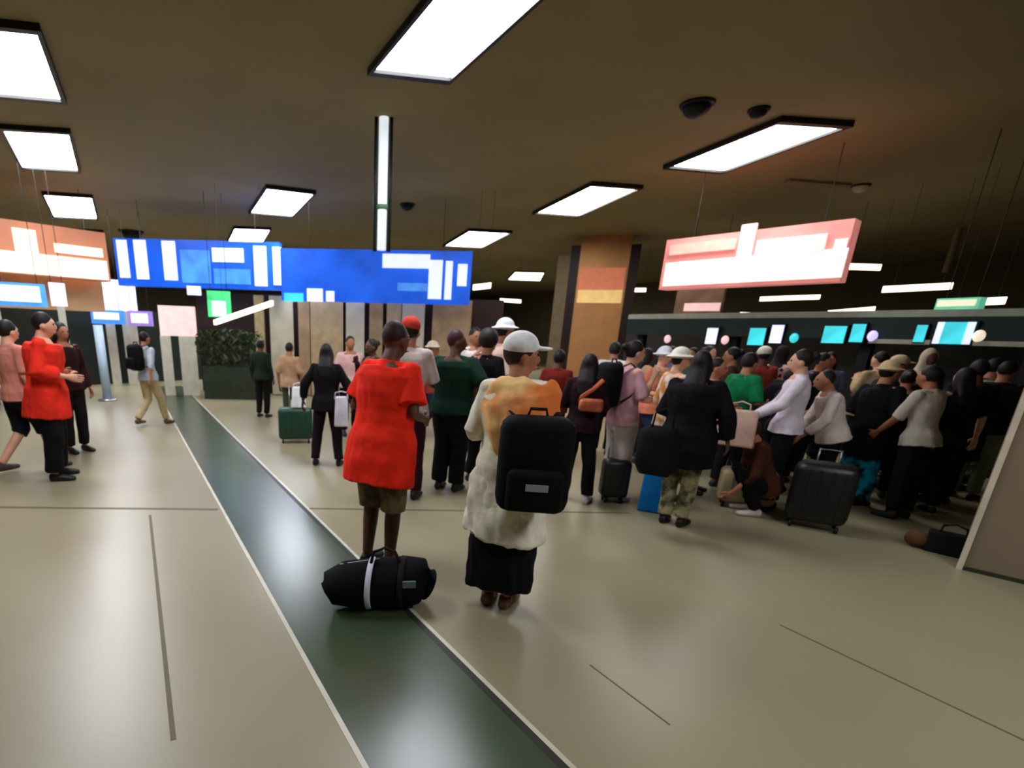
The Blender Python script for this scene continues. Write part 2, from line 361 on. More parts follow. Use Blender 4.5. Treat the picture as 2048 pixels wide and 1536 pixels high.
# -- bronze column
DC = 17.2; cw = W(1184, 700, DC); hw = (W(1232, 700, DC) - W(1136, 700, DC)).length / 2; sd = (W(1240, 700, DC) - W(1135, 700, DC)).normalized()
e = empty('clad_column', (cw.x, cw.y, 0), 0, 'orange brown metal clad column between dark edge strips', 'column'); o = e.location
M_br = mat('brushed_bronze', (192, 140, 90), .4, metal=.45, var=.12, scale=2.)
box_between('cladding', cw - sd * hw, cw + sd * hw, 0, CEIL, hw * 2, M_br, e, origin=o)
M_cb = mat('lit_salmon_band', (226, 130, 92), .4, var=.1, emis=.35); M_cb2 = mat('lit_yellow_band', (250, 205, 130), .4, emis=.45)  # sign light reflected in the cladding, painted as glowing bands
z1, z2, z3 = W(1188, 536, DC).z, W(1188, 580, DC).z, W(1188, 606, DC).z
box_between('lit_band', cw - sd * hw * .9 - cw.normalized() * .03, cw + sd * hw * .9 - cw.normalized() * .03, z2, z1, .1, M_cb, e, origin=o)
box_between('lit_band', cw - sd * hw * .9 - cw.normalized() * .03, cw + sd * hw * .9 - cw.normalized() * .03, z3, z2, .1, M_cb2, e, origin=o)
for s in (-1, 1):
    p = cw + sd * s * (hw + .12); box_between('edge_strip', p - sd * .13, p + sd * .13, 0, CEIL - .25, .5, mat('dark_maroon_strip', (36, 12, 14), .4), e, origin=o - Vector((0, 0, 0)))
p = cw - sd * (hw + .42); box_between('side_cladding', p - sd * .17, p + sd * .17, 0, CEIL - .5, .4, mat('dull_bronze', (120, 104, 78), .5, metal=.4), e, origin=o)

# -- pink lit sign
M_pk = mat('lit_pink_acrylic', (230, 140, 134), .4, var=.15, scale=2, emis=.5)
M_pk2 = mat('lit_blush_acrylic', (250, 200, 200), .4, var=.08, emis=.7)
M_wh2 = mat('lit_warm_white', (255, 236, 226), .4, var=.05, emis=.85)
e, sub = sign('pink_sign', 1328, 1690, 462, 572, 11.5, 10.5, 'long pink and white lit sign hanging above the right crowd', 'sign', M_pk, .3)
sub('white_band', 1330, 1686, 512, 564, M_wh2); sub('white_panel', 1478, 1508, 448, 512, M_pk2); sub('blush_panel', 1512, 1650, 474, 508, M_pk2); sub('white_panel', 1666, 1690, 478, 520, M_wh2)
sub('blush_panel', 1340, 1470, 484, 504, mat('lit_peach', (250, 180, 165), .4, emis=.6))
# poster area under it
e, sub = sign('lit_board', 1352, 1446, 566, 628, 15.5, 15.2, 'faded brown and pink board under the left end of the pink sign', 'sign', mat('faded_brown_board', (140, 104, 80), .5, var=.3, scale=3), .15)
sub('pale_panel', 1368, 1440, 606, 622, M_pinkw); sub('pale_panel', 1368, 1440, 566, 574, M_cream)

# -- check-in canopy with screens behind the right crowd
d0, d1 = 12.5, 10.2
A, B = W(1248, 690, d0), W(2110, 690, d1)
c = (A + B) / 2; e = empty('checkin_canopy', (c.x, c.y, 0), 0, 'long dark green canopy over the counters behind the right crowd', 'canopy'); o = e.location
zb, zt = 1.74, 2.04
box_between('fascia', A, B, zb, zt, .5, mat('dark_green_fascia', (18, 36, 30), .5, var=.3, scale=2), e, origin=o)
box_between('top_rail', A, B, zt, zt + .09, .55, mat('grey_top_rail', (158, 164, 146), .5), e, origin=o)
nn = Vector((-(B - A).y, (B - A).x, 0)).normalized(); nn = nn if nn.dot(A) > 0 else -nn
for t in (.03, .35, .68, .97):
    p = lerp(A, B, t) + nn * .25; q = (B - A).normalized() * .07
    box_between('support_post', p - q, p + q, 0, zb, .14, M_black, e, origin=o)
for t0, t1 in [(.7, 1.)]:
    box_between('pale_rail', lerp(A, B, t0) - nn * .06, lerp(A, B, t1) - nn * .06, zb - .06, zb, .05, mat('pale_rail', (176, 170, 150), .4), e, origin=o)
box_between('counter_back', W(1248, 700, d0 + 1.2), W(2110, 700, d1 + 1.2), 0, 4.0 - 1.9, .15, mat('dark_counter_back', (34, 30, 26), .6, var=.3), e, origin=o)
M_cy = mat('lit_cyan_screen', (62, 196, 208), .3, var=.25, scale=3, emis=.95)
for x0, x1, yt, yb, m, l in [(1408, 1432, 656, 688, M_sw, 'narrow white screen on the canopy, nearest the orange column'),
        (1492, 1528, 656, 690, M_cyan, 'pale teal screen on the canopy, second from the column'),
        (1535, 1562, 650, 686, M_sw, 'bluish white screen on the canopy beside the pale teal one'),
        (1638, 1688, 652, 686, M_cy, 'wide cyan screen in the middle of the canopy'),
        (1694, 1724, 648, 684, M_cy, 'narrow cyan screen right of the wide cyan one'),
        (1822, 1846, 650, 684, M_cy, 'slim cyan screen left of the big one'),
        (1858, 1944, 644, 688, M_cy, 'biggest cyan check-in screen at the right with pale ends')]:
    t = (x0 - 1248) / 862; dd = d0 + (d1 - d0) * t
    # keep the screens on the fascia face
    def hit(x):
        r = ray(x, 690); den = r.x * nn.x + r.y * nn.y; k = ((A - nn * .06).dot(nn)) / den; return Vector((r.x * k, r.y * k, 0))
    a, b = hit(x0), hit(x1); dm = ((a + b) / 2).length; zt_, zb_ = W((x0 + x1) / 2, yt, dm).z, W((x0 + x1) / 2, yb, dm).z
    cc = (a + b) / 2; s = empty('checkin_screen', (cc.x, cc.y, (zt_ + zb_) / 2), 0, l, 'screen', 'screens along the canopy')
    box_between('casing', a, b, zb_ - .02, zt_ + .02, .055, M_black, s, origin=s.location)
    ins = (b - a) * .06
    box_between('display', a + ins - nn * .012, b - ins - nn * .012, zb_, zt_, .01, m, s, origin=s.location)
    if x1 - x0 > 70:
        for u0, u1 in ((.06, .22), (.76, .94)): box_between('pale_panel', lerp(a, b, u0) - nn * .02, lerp(a, b, u1) - nn * .02, zb_, zt_, .008, M_sw, s, origin=s.location)
for x, y, m, l in [(1588, 676, M_cyan, 'small teal spotlight under the canopy'), (1745, 672, mat('lit_violet', (190, 180, 255), .3, emis=1.2), 'small violet white spotlight on the canopy'),
                   (1958, 672, M_cream, 'small cream spotlight right of the biggest cyan screen'), (1335, 678, M_pk2, 'small pink spotlight near the column'), (1450, 680, M_pk2, 'tiny pale spotlight beside the narrow white screen')]:
    r = ray(x, y); k = ((A - nn * .05).dot(nn)) / (r.x * nn.x + r.y * nn.y)
    bm = bmesh.new(); ellipsoid(bm, (0, 0, 0), (.06, .06, .075), 14, 8)
    s = obj('spotlight', bm, m, None, True, loc=(r.x * k, r.y * k, EYE + r.z * k), label=l, category='spotlight', group='small lamps along the canopy')
    bm = bmesh.new(); dd = nn * .05; tube(bm, [(0, 0, 0), dd], [.04, .04], 12); obj('bracket', bm, M_black, s, True)
e, sub = sign('green_board', 1868, 1955, 596, 640, 11.2, 11.0, 'glowing teal green board above the biggest cyan screen', 'sign', mat('lit_teal_acrylic', (110, 205, 165), .4, var=.15, emis=.6), .15)
sub('pale_panel', 1875, 1950, 600, 612, M_cream)

# ---------------------------------------------------------------- people
SPOTS = []; PENDING = []                                            # meshes to fuse into one continuous skin: (object, voxel size, extra hand mesh, fold amplitude)
ARM = dict(down=((.235, -.03, 1.11), (.25, .05, .87)), bent=((.24, -.03, 1.13), (.17, .22, 1.10)), phone=((.22, .07, 1.14), (.09, .22, 1.36)),
           strap=((.25, .03, 1.16), (.13, .15, 1.32)), hip=((.34, -.05, 1.17), (.18, .05, 1.02)), reach=((.24, .17, 1.22), (.20, .42, 1.22)),
           up=((.26, .13, 1.42), (.16, .17, 1.64)), swing=((.24, -.12, 1.13), (.25, -.16, .90)), fore=((.22, .10, 1.13), (.22, .28, .97)),
           side=((.30, -.02, 1.15), (.34, .02, .92)), low=((.22, .12, 1.14), (.12, .36, .98)), cross=((.25, .06, 1.15), (-.02, .20, 1.16)))
LEG = dict(stand=((.095, .02, .49), (.10, -.02, .085)), fore=((.095, .16, .50), (.09, .24, .09)), back=((.095, .02, .48), (.09, -.26, .13)),
           apart=((.14, .02, .49), (.17, -.02, .085)), squat=((.17, .32, .50), (.13, .08, .085)), close=((.075, .02, .49), (.06, -.02, .085)))
TORSO = [(.80, .135, .10), (.86, .165, .12), (.94, .16, .115), (1.03, .14, .10), (1.12, .137, .10), (1.24, .16, .112), (1.34, .165, .108), (1.40, .13, .085), (1.44, .07, .065)]

def build_mesh(name, parts, m, parent, vox, hands=None, fold=0.):
    """parts: list of callables adding closed shells to a bmesh; they are fused by a voxel remesh into one surface"""
    bm = bmesh.new()
    for f in parts: f(bm)
    o = obj(name, bm, m, parent, True)
    md = o.modifiers.new('fuse', 'REMESH'); md.mode = 'VOXEL'; md.voxel_size = vox; md.use_smooth_shade = True
    sm = o.modifiers.new('soft', 'SMOOTH'); sm.iterations = 3; sm.factor = .5
    PENDING.append((o, hands, fold)); return o

def person(hx, hy, dist, rel, label, group=None, skin_t='mid', top=(60, 60, 60), top2=None, sleeve=1., hem=.84, loose=.018,
           bottom='pants', bcol=(25, 25, 30), bcol2=None, hair='short', hcol=(20, 14, 10), hatcol=(225, 225, 225),
           arms=('down', 'down'), legs=('stand', 'stand'), lean=0., pz=.93, shoes=(30, 30, 30), girth=1., head_turn=0., extra=None, height=None, skirt_hem=.3, skirt_w=.22, fold=.008):
    for _ in range(60):                                 # nobody stands inside somebody else
        q_ = W(hx, hy, dist); need = .225 * girth + .02
        if all((Vector((q_.x, q_.y)) - c_).length > need + r_ for c_, r_ in SPOTS) or pz < .8: break
        dist += .08
    if hx > 1225 and dist > 9.5: return None, None, None
    SPOTS.append((Vector((q_.x, q_.y)), .225 * girth))
    top_pt = W(hx, hy, dist); base = Vector((top_pt.x, top_pt.y, 0))
    ang = math.atan2(base.y, base.x) - math.radians(rel)
    vox = .009 if dist < 4.2 else .012 if dist < 7.5 else .018
    upright = 1.70 if pz > .8 else pz + .775
    s = (height / 1.70) if height else top_pt.z / (upright - (1 - math.cos(math.radians(lean))) * .75)
    s = max(.62, min(1.16, s))
    e = empty('person', base, ang - math.pi / 2, label, 'person', group); e.scale = (s, s, s)
    SK = skin(skin_t); cl, sl = math.cos(math.radians(-lean)), math.sin(math.radians(-lean))
    def U(p):                                           # upper body: shift with the pelvis and lean forward about it
        x, y, z = p; z -= .93
        return Vector((x, y * cl - z * sl, pz + y * sl + z * cl))
    g = girth
    sh = lambda k: U((k * .165 * (g * .5 + .5), -.01, 1.385))
    def arm_pts(k, a):
        e_, w_ = ARM[a]; return U((e_[0] * k, e_[1], e_[2])), U((w_[0] * k, w_[1], w_[2]))
    A = {k: arm_pts(k, arms[0 if k > 0 else 1]) for k in (1, -1)}
    Lg = {}
    for k in (1, -1):
        kn, an = LEG[legs[0 if k > 0 else 1]]; Lg[k] = (Vector((.088 * k, 0, pz - .05)), Vector((kn[0] * k, kn[1], kn[2])), Vector((an[0] * k, an[1], an[2])))
    def torso(bm, d=0., z0=0, z1=9, flare=0.):
        pts, rr = [], []
        zs = [z0] if z0 > TORSO[0][0] or d > 0 else []
        rows = [t for t in TORSO if z0 < t[0] <= z1]
        if d > 0 and z0 < TORSO[0][0]: rows = [(z0, .172 + flare, .135 + flare), (.80, .168 + flare, .132 + flare)] + [(t[0], t[1] + (flare if t[0] < 1 else flare * .5), t[2] + (flare if t[0] < 1 else flare * .5)) for t in rows[1:]]
        elif d > 0: rows = [(z0, .172 + flare, .128 + flare)] + [(t[0], t[1] + (flare if t[0] < .95 else 0), t[2] + (flare if t[0] < .95 else 0)) for t in rows]
        for z, a_, b_ in rows: pts.append(U((0, 0, z))); rr.append((a_ * g + d, b_ * g + d))
        tube(bm, pts, rr, 24)
    def limb(bm, P3, R4, t=2., d=0., d0=1.):
        a_, b_, c_ = P3; r0, r1, r2, r3 = R4
        pts = [a_, lerp(a_, b_, .45)]; rr = [r0 + d * d0, (r0 + r1) / 2 + d * (d0 + 1) / 2]
        if t > .5: e1 = min(t, 1); pts.append(lerp(a_, b_, e1)); rr.append(r1 + (r0 - r1) * (1 - e1) + d)
        if t > 1:
            f = min(t - 1, 1.); pts.append(lerp(b_, c_, min(.35, f * .5))); rr.append(r2 + d); pts.append(lerp(b_, c_, f)); rr.append(r2 * (1 - f) + r3 * f + d)
        tube(bm, pts, rr, 16)
    armR = (.050, .040, .037, .025); legR = (.085 * g, .056, .055, .036)
    hc = U((0, .022, 1.578))
    def headf(bm):
        T = Matrix.Rotation(math.radians(-head_turn), 3, 'Z')
        def shape(p):
            z = p.z; q = p.copy()
            if z < 0: q.x *= 1 + .34 * z; q.y = q.y * (1 + .2 * z) + (-.12 * z)
            if p.y > .5 and -.1 < z < .35: q.y -= .05 * (1 - abs(z - .12) / .25)
            if z > .3: q.y -= .06
            return q
        n0 = len(bm.verts); bm.verts.ensure_lookup_table(); vs = []
        vs += ellipsoid(bm, (0, 0, 0), (.076, .096, .12), 24, 18, shape)
        vs += ellipsoid(bm, (0, .094, -.018), (.014, .020, .026), 8, 6)               # nose
        vs += ellipsoid(bm, (0, .085, -.066), (.026, .012, .013), 8, 6)               # lips
        vs += ellipsoid(bm, (0, .080, .034), (.05, .014, .010), 10, 6)                # brow
        for k in (-1, 1): vs += ellipsoid(bm, (.077 * k, -.004, -.012), (.010, .022, .033), 8, 6)
        for v in vs: v.co = T @ v.co + hc
    def neck(bm): tube(bm, [U((0, -.015, 1.38)), U((0, -.01, 1.46)), lerp(U((0, -.01, 1.46)), hc, .7)], [.068, .060, .056], 14)
    def foot(bm, k, d=0.):
        an = Lg[k][2]; f = Vector((k * .02, .2, 0)); zc = max(.035, an.z - .05)
        tube(bm, [an + Vector((0, -.055, zc - an.z)), an + Vector((0, 0, zc + .005 - an.z)), an + Vector((k * .01, .09, zc - .005 - an.z)), an + Vector((k * .015, .165, zc - .012 - an.z)), an + Vector((k * .015, .19, zc - .014 - an.z))],
             [(.025 + d, .03 + d), (.034 + d, .038 + d), (.040 + d, .030 + d), (.036 + d, .022 + d), (.015 + d, .012 + d)], 12)
    fns = [lambda bm: torso(bm), neck, headf]
    for k in (1, -1):
        fns.append(lambda bm, k=k: limb(bm, (sh(k), A[k][0], A[k][1]), armR))
        fns.append(lambda bm, k=k: limb(bm, Lg[k], legR)); fns.append(lambda bm, k=k: foot(bm, k))
        fns.append(lambda bm, k=k: ellipsoid(bm, sh(k), (.052, .05, .05))); fns.append(lambda bm, k=k: tube(bm, [U((0, -.012, 1.40)), sh(k)], [.055, .048], 12))
    hb = bmesh.new()                                    # hands: palm, four unequal bent fingers and a thumb, joined to the wrists
    for k in (1, -1):
        e_, w_ = A[k]; d = (w_ - e_).normalized(); inn = Vector((-k, 0, 0)); fw = Vector((0, 1, 0))
        acr = (fw - d * fw.dot(d)).normalized() if abs(d.y) < .85 else (Vector((0, 0, 1)) - d * d.z).normalized()   # across the palm, towards the thumb
        nrm = d.cross(acr); nrm = nrm if nrm.dot(inn) > 0 else -nrm                     # palm normal
        def at(u_, v_, n_): return w_ + d * u_ + acr * v_ + nrm * n_
        rings = [(-.03, .022, .018), (0, .026, .018), (.03, .036, .016), (.06, .042, .014), (.085, .040, .012)]
        rg = [[hb.verts.new(at(u_, math.cos(q) * a_, math.sin(q) * b_)) for q in [j * math.pi / 6 for j in range(12)]] for u_, a_, b_ in rings]
        for r0, r1 in zip(rg, rg[1:]):
            for j in range(12): hb.faces.new((r0[j], r0[(j + 1) % 12], r1[(j + 1) % 12], r1[j]))
        hb.faces.new(rg[0][::-1]); hb.faces.new(rg[-1])
        cu = .5 + random.random() * .5
        for v_, ln in ((.030, .068), (.0105, .077), (-.0095, .071), (-.029, .055)):
            p0 = at(.075, v_, 0); p1 = at(.085 + ln * .45, v_ * 1.08, ln * .16 * cu); p2 = at(.085 + ln * .75, v_ * 1.08, ln * .45 * cu); p3 = at(.085 + ln * .88, v_ * 1.06, ln * .72 * cu)
            tube(hb, [p0, p1, p2, p3], [.0098, .009, .008, .0058], 7)
        tube(hb, [at(.018, .024, .004), at(.045, .052, .012), at(.072, .062, .022), at(.088, .060, .03)], [.013, .0115, .0098, .006], 7)
    body = build_mesh('body', fns, SK, e, vox, hb)
    # face and hair
    T = Matrix.Rotation(math.radians(-head_turn), 3, 'Z')
    if dist < 8.5:
        for k in (-1, 1):
            bm = bmesh.new(); c = T @ Vector((.030 * k, .083, .012)) + hc; ellipsoid(bm, c, (.0125, .0105, .0085), 10, 6)
            obj('eye', bm, mat('eye_dark', (34, 26, 22), .3), e, True)
        bm = bmesh.new(); ellipsoid(bm, T @ Vector((0, .0935, -.066)) + hc, (.022, .006, .006), 10, 6); obj('mouth', bm, mat('lips', (120, 60, 54), .5), e, True)
    def capf(c, r): return lambda bm: [setattr(v, 'co', T @ v.co + hc) for v in ellipsoid(bm, c, r, 20, 14)]
    hm = mat('hair_%d_%d_%d' % hcol, hcol, .6, var=.2, scale=30)
    if hair in ('short', 'bun', 'long', 'cap', 'hat', 'crop', 'afro'):
        hs = [capf((0, -.016, .03), (.083, .094, .104))] if hair not in ('crop', 'afro') else [capf((0, -.016, .032), (.080, .090, .098))]
        if hair == 'afro': hs = [capf((0, -.025, .045), (.11, .11, .115))]
        if hair == 'bun': hs.append(capf((0, -.115, .06), (.045, .045, .045)))
        if hair == 'long':
            hs.append(lambda bm: tube(bm, [hc + Vector((0, -.03, .04)), hc + Vector((0, -.06, -.06)), U((0, -.11, 1.40)), U((0, -.13, 1.27))], [(.085, .07), (.09, .055), (.10, .04), (.07, .025)], 16))
            for k in (-1, 1): hs.append(lambda bm, k=k: tube(bm, [hc + Vector((.06 * k, -.01, .04)), hc + Vector((.082 * k, -.01, -.05)), U((.085 * k, -.03, 1.42))], [.03, .026, .015], 8))
        build_mesh('hair', hs, hm, e, max(.01, vox), fold=.003)
    if hair == 'scarf':
        build_mesh('headscarf', [capf((0, -.012, .018), (.092, .094, .122)), lambda bm: tube(bm, [hc + Vector((0, -.02, -.03)), U((0, -.01, 1.45)), U((0, -.01, 1.36)), U((0, -.02, 1.24))], [(.085, .08), (.10, .09), (.19, .13), (.20, .14)], 20)], cloth(hatcol), e, vox, fold=.006)
    if hair == 'cap':
        build_mesh('cap', [capf((0, -.012, .058), (.091, .103, .085)), capf((0, .11, .045), (.06, .07, .012))], cloth(hatcol), e, vox)
    if hair == 'hat':
        build_mesh('hat', [capf((0, -.012, .062), (.092, .104, .09)), capf((0, -.01, .045), (.15, .165, .014))], cloth(hatcol), e, vox)
    # clothes
    d = loose; tm = cloth(top, top2); bm_ = cloth(bcol, bcol2)
    sf = [lambda bm: torso(bm, d, hem, 1.42, .02), ]
    for k in (1, -1):
        sf.append(lambda bm, k=k: ellipsoid(bm, sh(k), (.054 + d * .35, .052 + d * .35, .05 + d * .3)))
        sf.append(lambda bm, k=k: tube(bm, [U((0, -.012, 1.405)), sh(k) + Vector((0, 0, .0))], [.06, .052], 12))
        sf.append(lambda bm, k=k: limb(bm, (sh(k), A[k][0], A[k][1]), (.052, .044, .04, .030), sleeve, d * (1. if sleeve < 1.2 else .7), .35))
    sf.append(lambda bm: tube(bm, [U((0, -.012, 1.38)), U((0, -.01, 1.452))], [.09, .066], 16))
    build_mesh('coat' if hem < .7 else 'shirt', sf, tm, e, vox, fold=fold)
    def hips(bm, d_=.014): tube(bm, [Vector((0, 0, pz - .15)), Vector((0, 0, pz - .06)), U((0, 0, .94)), U((0, 0, .99))], [(.12 * g, .10 * g), (.165 * g + d_, .12 * g + d_), (.16 * g + d_, .115 * g + d_), (.14 * g + d_, .10 * g + d_)], 22)
    if bottom in ('pants', 'shorts', 'wide'):
        t = {'pants': 1.97, 'shorts': 1.12, 'wide': 1.97}[bottom]; dd_ = {'pants': .016, 'shorts': .03, 'wide': .035}[bottom]
        pf = [hips]
        for k in (1, -1): pf.append(lambda bm, k=k: limb(bm, Lg[k], (legR[0], .062, .058, .050), t, dd_))
        build_mesh('shorts' if bottom == 'shorts' else 'trousers', pf, bm_, e, vox, fold=fold)
    else:
        sw = skirt_w; yc = (Lg[1][2].y + Lg[-1][2].y) / 2 * .5
        build_mesh('skirt', [hips, lambda bm: tube(bm, [(0, 0, pz + .02), (0, 0, pz - .10), (0, yc * .6, (pz + skirt_hem) / 2), (0, yc, skirt_hem)], [(.15 * g, .11 * g), (.18 * g, .14 * g), (sw * .96, sw * .72), (sw, sw * .78)], 28)], bm_, e, vox, fold=fold * 1.5)
    for k in (1, -1):
        build_mesh('shoe', [lambda bm, k=k: foot(bm, k, .009), lambda bm, k=k: tube(bm, [Lg[k][2] + Vector((0, -.005, -.035)), Lg[k][2] + Vector((0, 0, .0))], [.043, .042], 12)], mat('shoe_%d_%d_%d' % shoes, shoes, .5), e, max(vox, .01))
    if extra: extra(e, U, sh, A, Lg)
    return e, U, A

def finish_people():
    dg = bpy.context.evaluated_depsgraph_get(); dg.update()
    new = []
    for o, hands, fold in PENDING: new.append(D.meshes.new_from_object(o.evaluated_get(dg)))
    for (o, hands, fold), me in zip(PENDING, new):
        nm = o.data.name; old = o.data; o.modifiers.clear(); mt = old.materials[0]; o.data = me; me.materials.clear(); me.materials.append(mt)
        off = Vector((len(nm) * 3.1 + (o.parent.location.x if o.parent else 0), o.parent.location.y if o.parent else 0, 0))
        if fold or hands:
            bm = bmesh.new(); bm.from_mesh(me)
            if fold:
                for v in bm.verts:
                    p = v.co; q = Vector((p.x * 7, p.y * 7, p.z * 4)) + off
                    n1 = noise.noise(q) + .5 * noise.noise(q * 2.3 + Vector((0, 0, p.x * 9)))
                    v.co += v.normal * n1 * fold * 1.6
            if hands:
                hm_ = D.meshes.new('hand'); bmesh.ops.recalc_face_normals(hands, faces=hands.faces); hands.to_mesh(hm_); hands.free(); bm.from_mesh(hm_); D.meshes.remove(hm_)
            bm.to_mesh(me); bm.free()
        for p in me.polygons: p.use_smooth = True
        D.meshes.remove(old)

# ---- carried and standing bags
def backpack(loc, rz, label, col=(8, 8, 9), w_=.34, h_=.5, d_=.2, patch=True, group=None, tilt=0.):
    e = empty('backpack', loc, rz, label, 'backpack', group); e.rotation_euler.x = tilt; m = cloth(col); st = cloth((24, 24, 26))
    bm = bmesh.new(); box(bm, (-w_ / 2, -d_, 0), (w_ / 2, 0, h_), .07); obj('pack_body', bm, m, e, True)
    bm = bmesh.new(); box(bm, (-w_ * .38, -d_ - .06, .03), (w_ * .38, -d_ + .02, h_ * .5), .035); obj('front_pocket', bm, m, e, True)
    bm = bmesh.new(); tube(bm, [(-.05, -.06, h_ - .01), (-.04, -.06, h_ + .03), (.04, -.06, h_ + .03), (.05, -.06, h_ - .01)], [.009] * 4, 8); obj('top_handle', bm, st, e, True)
    for k in (-1, 1):
        bm = bmesh.new(); tube(bm, [(.08 * k, -.01, h_ - .04), (.12 * k, .05, h_ + .0), (.125 * k, .13, h_ - .06), (.13 * k, .16, h_ - .2), (.14 * k, .08, .12), (.13 * k, 0, .06)], [(.026, .006)] * 6, 10); obj('strap', bm, st, e, True)
    if patch: bm = bmesh.new(); box(bm, (-.05, -d_ - .066, h_ * .3), (.06, -d_ - .058, h_ * .3 + .035)); obj('label_patch', bm, mat('grey_patch', (150, 150, 150), .5), e)
    return e
def suitcase(loc, rz, label, col, w_=.42, h_=.62, d_=.24, handle=.35, group=None, shell=.05):
    e = empty('suitcase', loc, rz, label, 'suitcase', group); m = mat('case_%d_%d_%d' % col, col, .45, var=.1, spec=.5)
    bm = bmesh.new(); box(bm, (-w_ / 2, -d_ / 2, .06), (w_ / 2, d_ / 2, .06 + h_), shell); obj('shell', bm, m, e, True)
    bm = bmesh.new()
    for t in (-.3, -.1, .1, .3): box(bm, (w_ * t - .012, -d_ / 2 - .006, .12), (w_ * t + .012, d_ / 2 + .006, h_), .005)
    obj('ribs', bm, m, e)
    bm = bmesh.new(); tube(bm, [(-.08, d_ * .35, h_), (-.08, d_ * .35, .06 + h_ + handle), (.08, d_ * .35, .06 + h_ + handle), (.08, d_ * .35, h_)], [.009] * 4, 8)
    if handle: obj('telescopic_handle', bm, M_steel, e, True)
    else: bm.free()
    for sx in (-1, 1):
        for sy in (-1, 1):
            bm = bmesh.new(); x = sx * (w_ / 2 - .06); y = sy * (d_ / 2 - .05); tube(bm, [(x - .012, y, .03), (x + .012, y, .03)], [.03, .03], 14); obj('wheel', bm, M_black, e, True)
    return e
def soft_bag(loc, rz, label, col, w_=.35, h_=.42, d_=.15, name='shopping_bag', cat='bag', group=None, hang=.22, sag=.02, bev=.02):
    e = empty(name, loc, rz, label, cat, group); m = cloth(col)
    bm = bmesh.new(); vs = box(bm, (-w_ / 2, -d_ / 2, 0), (w_ / 2, d_ / 2, h_), bev)
    for v in bm.verts:
        t = v.co.z / h_; v.co.y *= 1.15 - .5 * t; v.co.x *= 1 - .12 * t; v.co += Vector((noise.noise(v.co * 9), noise.noise(v.co * 9 + Vector((5, 0, 0))), 0)) * sag
    obj('bag_body', bm, m, e, True)
    for k in (-1, 1):
        bm = bmesh.new(); tube(bm, [(-.08, k * d_ * .2, h_ - .03), (-.07, k * .02, h_ + hang * .7), (0, 0, h_ + hang), (.07, k * .02, h_ + hang * .7), (.08, k * d_ * .2, h_ - .03)], [.007] * 5, 8); obj('bag_handle', bm, m, e, True)
    return e
def on_floor(x, y): return P(x, y, 0)
def az(x, y): v = P(x, y, 0); return math.atan2(v.y, v.x) - math.pi / 2      # local -y faces the camera

def wear(e, label, z, w_=.3, h_=.42, d_=.18, side=0., **kw):
    """a backpack on somebody's back"""
    a_ = e.rotation_euler.z; f_ = Vector((-math.sin(a_), math.cos(a_), 0)); r_ = Vector((f_.y, -f_.x, 0)); s_ = e.scale.x
    return backpack(e.location - f_ * .125 * s_ + r_ * side + Vector((0, 0, z * s_)), a_, label, w_=w_, h_=h_, d_=d_, **kw)

RED, BLK, WHT, CREAM = (236, 42, 20), (8, 8, 10), (226, 222, 222), (236, 228, 202)
# ---- the two nearest figures
# man in the red shirt, seen from behind
e, U, A = person(770, 640, 3.5, 38, 'man in loose bright red shirt and tan patterned shorts behind the black duffel bag', skin_t='dark', top=RED, sleeve=.8, hem=.64, loose=.05,
       bottom='shorts', bcol=(140, 126, 92), bcol2=(86, 80, 56), hair='crop', hcol=(50, 24, 18), arms=('bent', 'bent'), legs=('stand', 'stand'), shoes=(24, 22, 22), girth=1.12, lean=9, head_turn=10, fold=.008)
# duffel
p = on_floor(757, 1210)
d = empty('duffel_bag', p, az(757, 1210) + .12, 'black duffel bag with a white stripe lying on the dark floor band', 'bag')
bm = bmesh.new(); tube(bm, [(-.33, .0, .12), (-.31, 0, .13), (-.20, 0, .155), (0, 0, .16), (.18, 0, .16), (.26, 0, .155), (.31, 0, .13)], [(.05, .05), (.11, .10), (.145, .14), (.155, .15), (.155, .155), (.145, .145), (.10, .11)], 22)
for v in bm.verts: v.co.z = max(v.co.z, .006)
obj('bag_body', bm, cloth((7, 7, 8)), d, True)
for x0, m_, nm in ((-.09, mat('white_strap', (214, 212, 224), .6), 'white_strap'), (.10, cloth((26, 26, 28)), 'dark_strap')):
    bm = bmesh.new(); pts = [(x0 + .05 * (1 - math.cos(a_)), -.166 * math.cos(a_), .16 + .163 * math.sin(a_)) for a_ in [math.radians(q) for q in range(-50, 110, 16)]]
    tube(bm, pts, [(.017, .004)] * len(pts), 8); obj(nm, bm, m_, d, True)
bm = bmesh.new(); tube(bm, [(-.06, -.06, .30), (-.04, -.03, .37), (.03, -.01, .39), (.09, -.03, .37), (.12, -.06, .30)], [.010] * 5, 8); obj('grab_handle', bm, cloth((26, 26, 28)), d, True)
bm = bmesh.new(); box(bm, (.12, -.162, .19), (.2, -.150, .235), .004); obj('label_patch', bm, mat('dull_green_patch', (96, 112, 104), .5), d)
bm = bmesh.new(); tube(bm, [(.0, 0, .315), (-.24, 0, .285)], [.004, .004], 6); obj('zip', bm, M_steel, d)

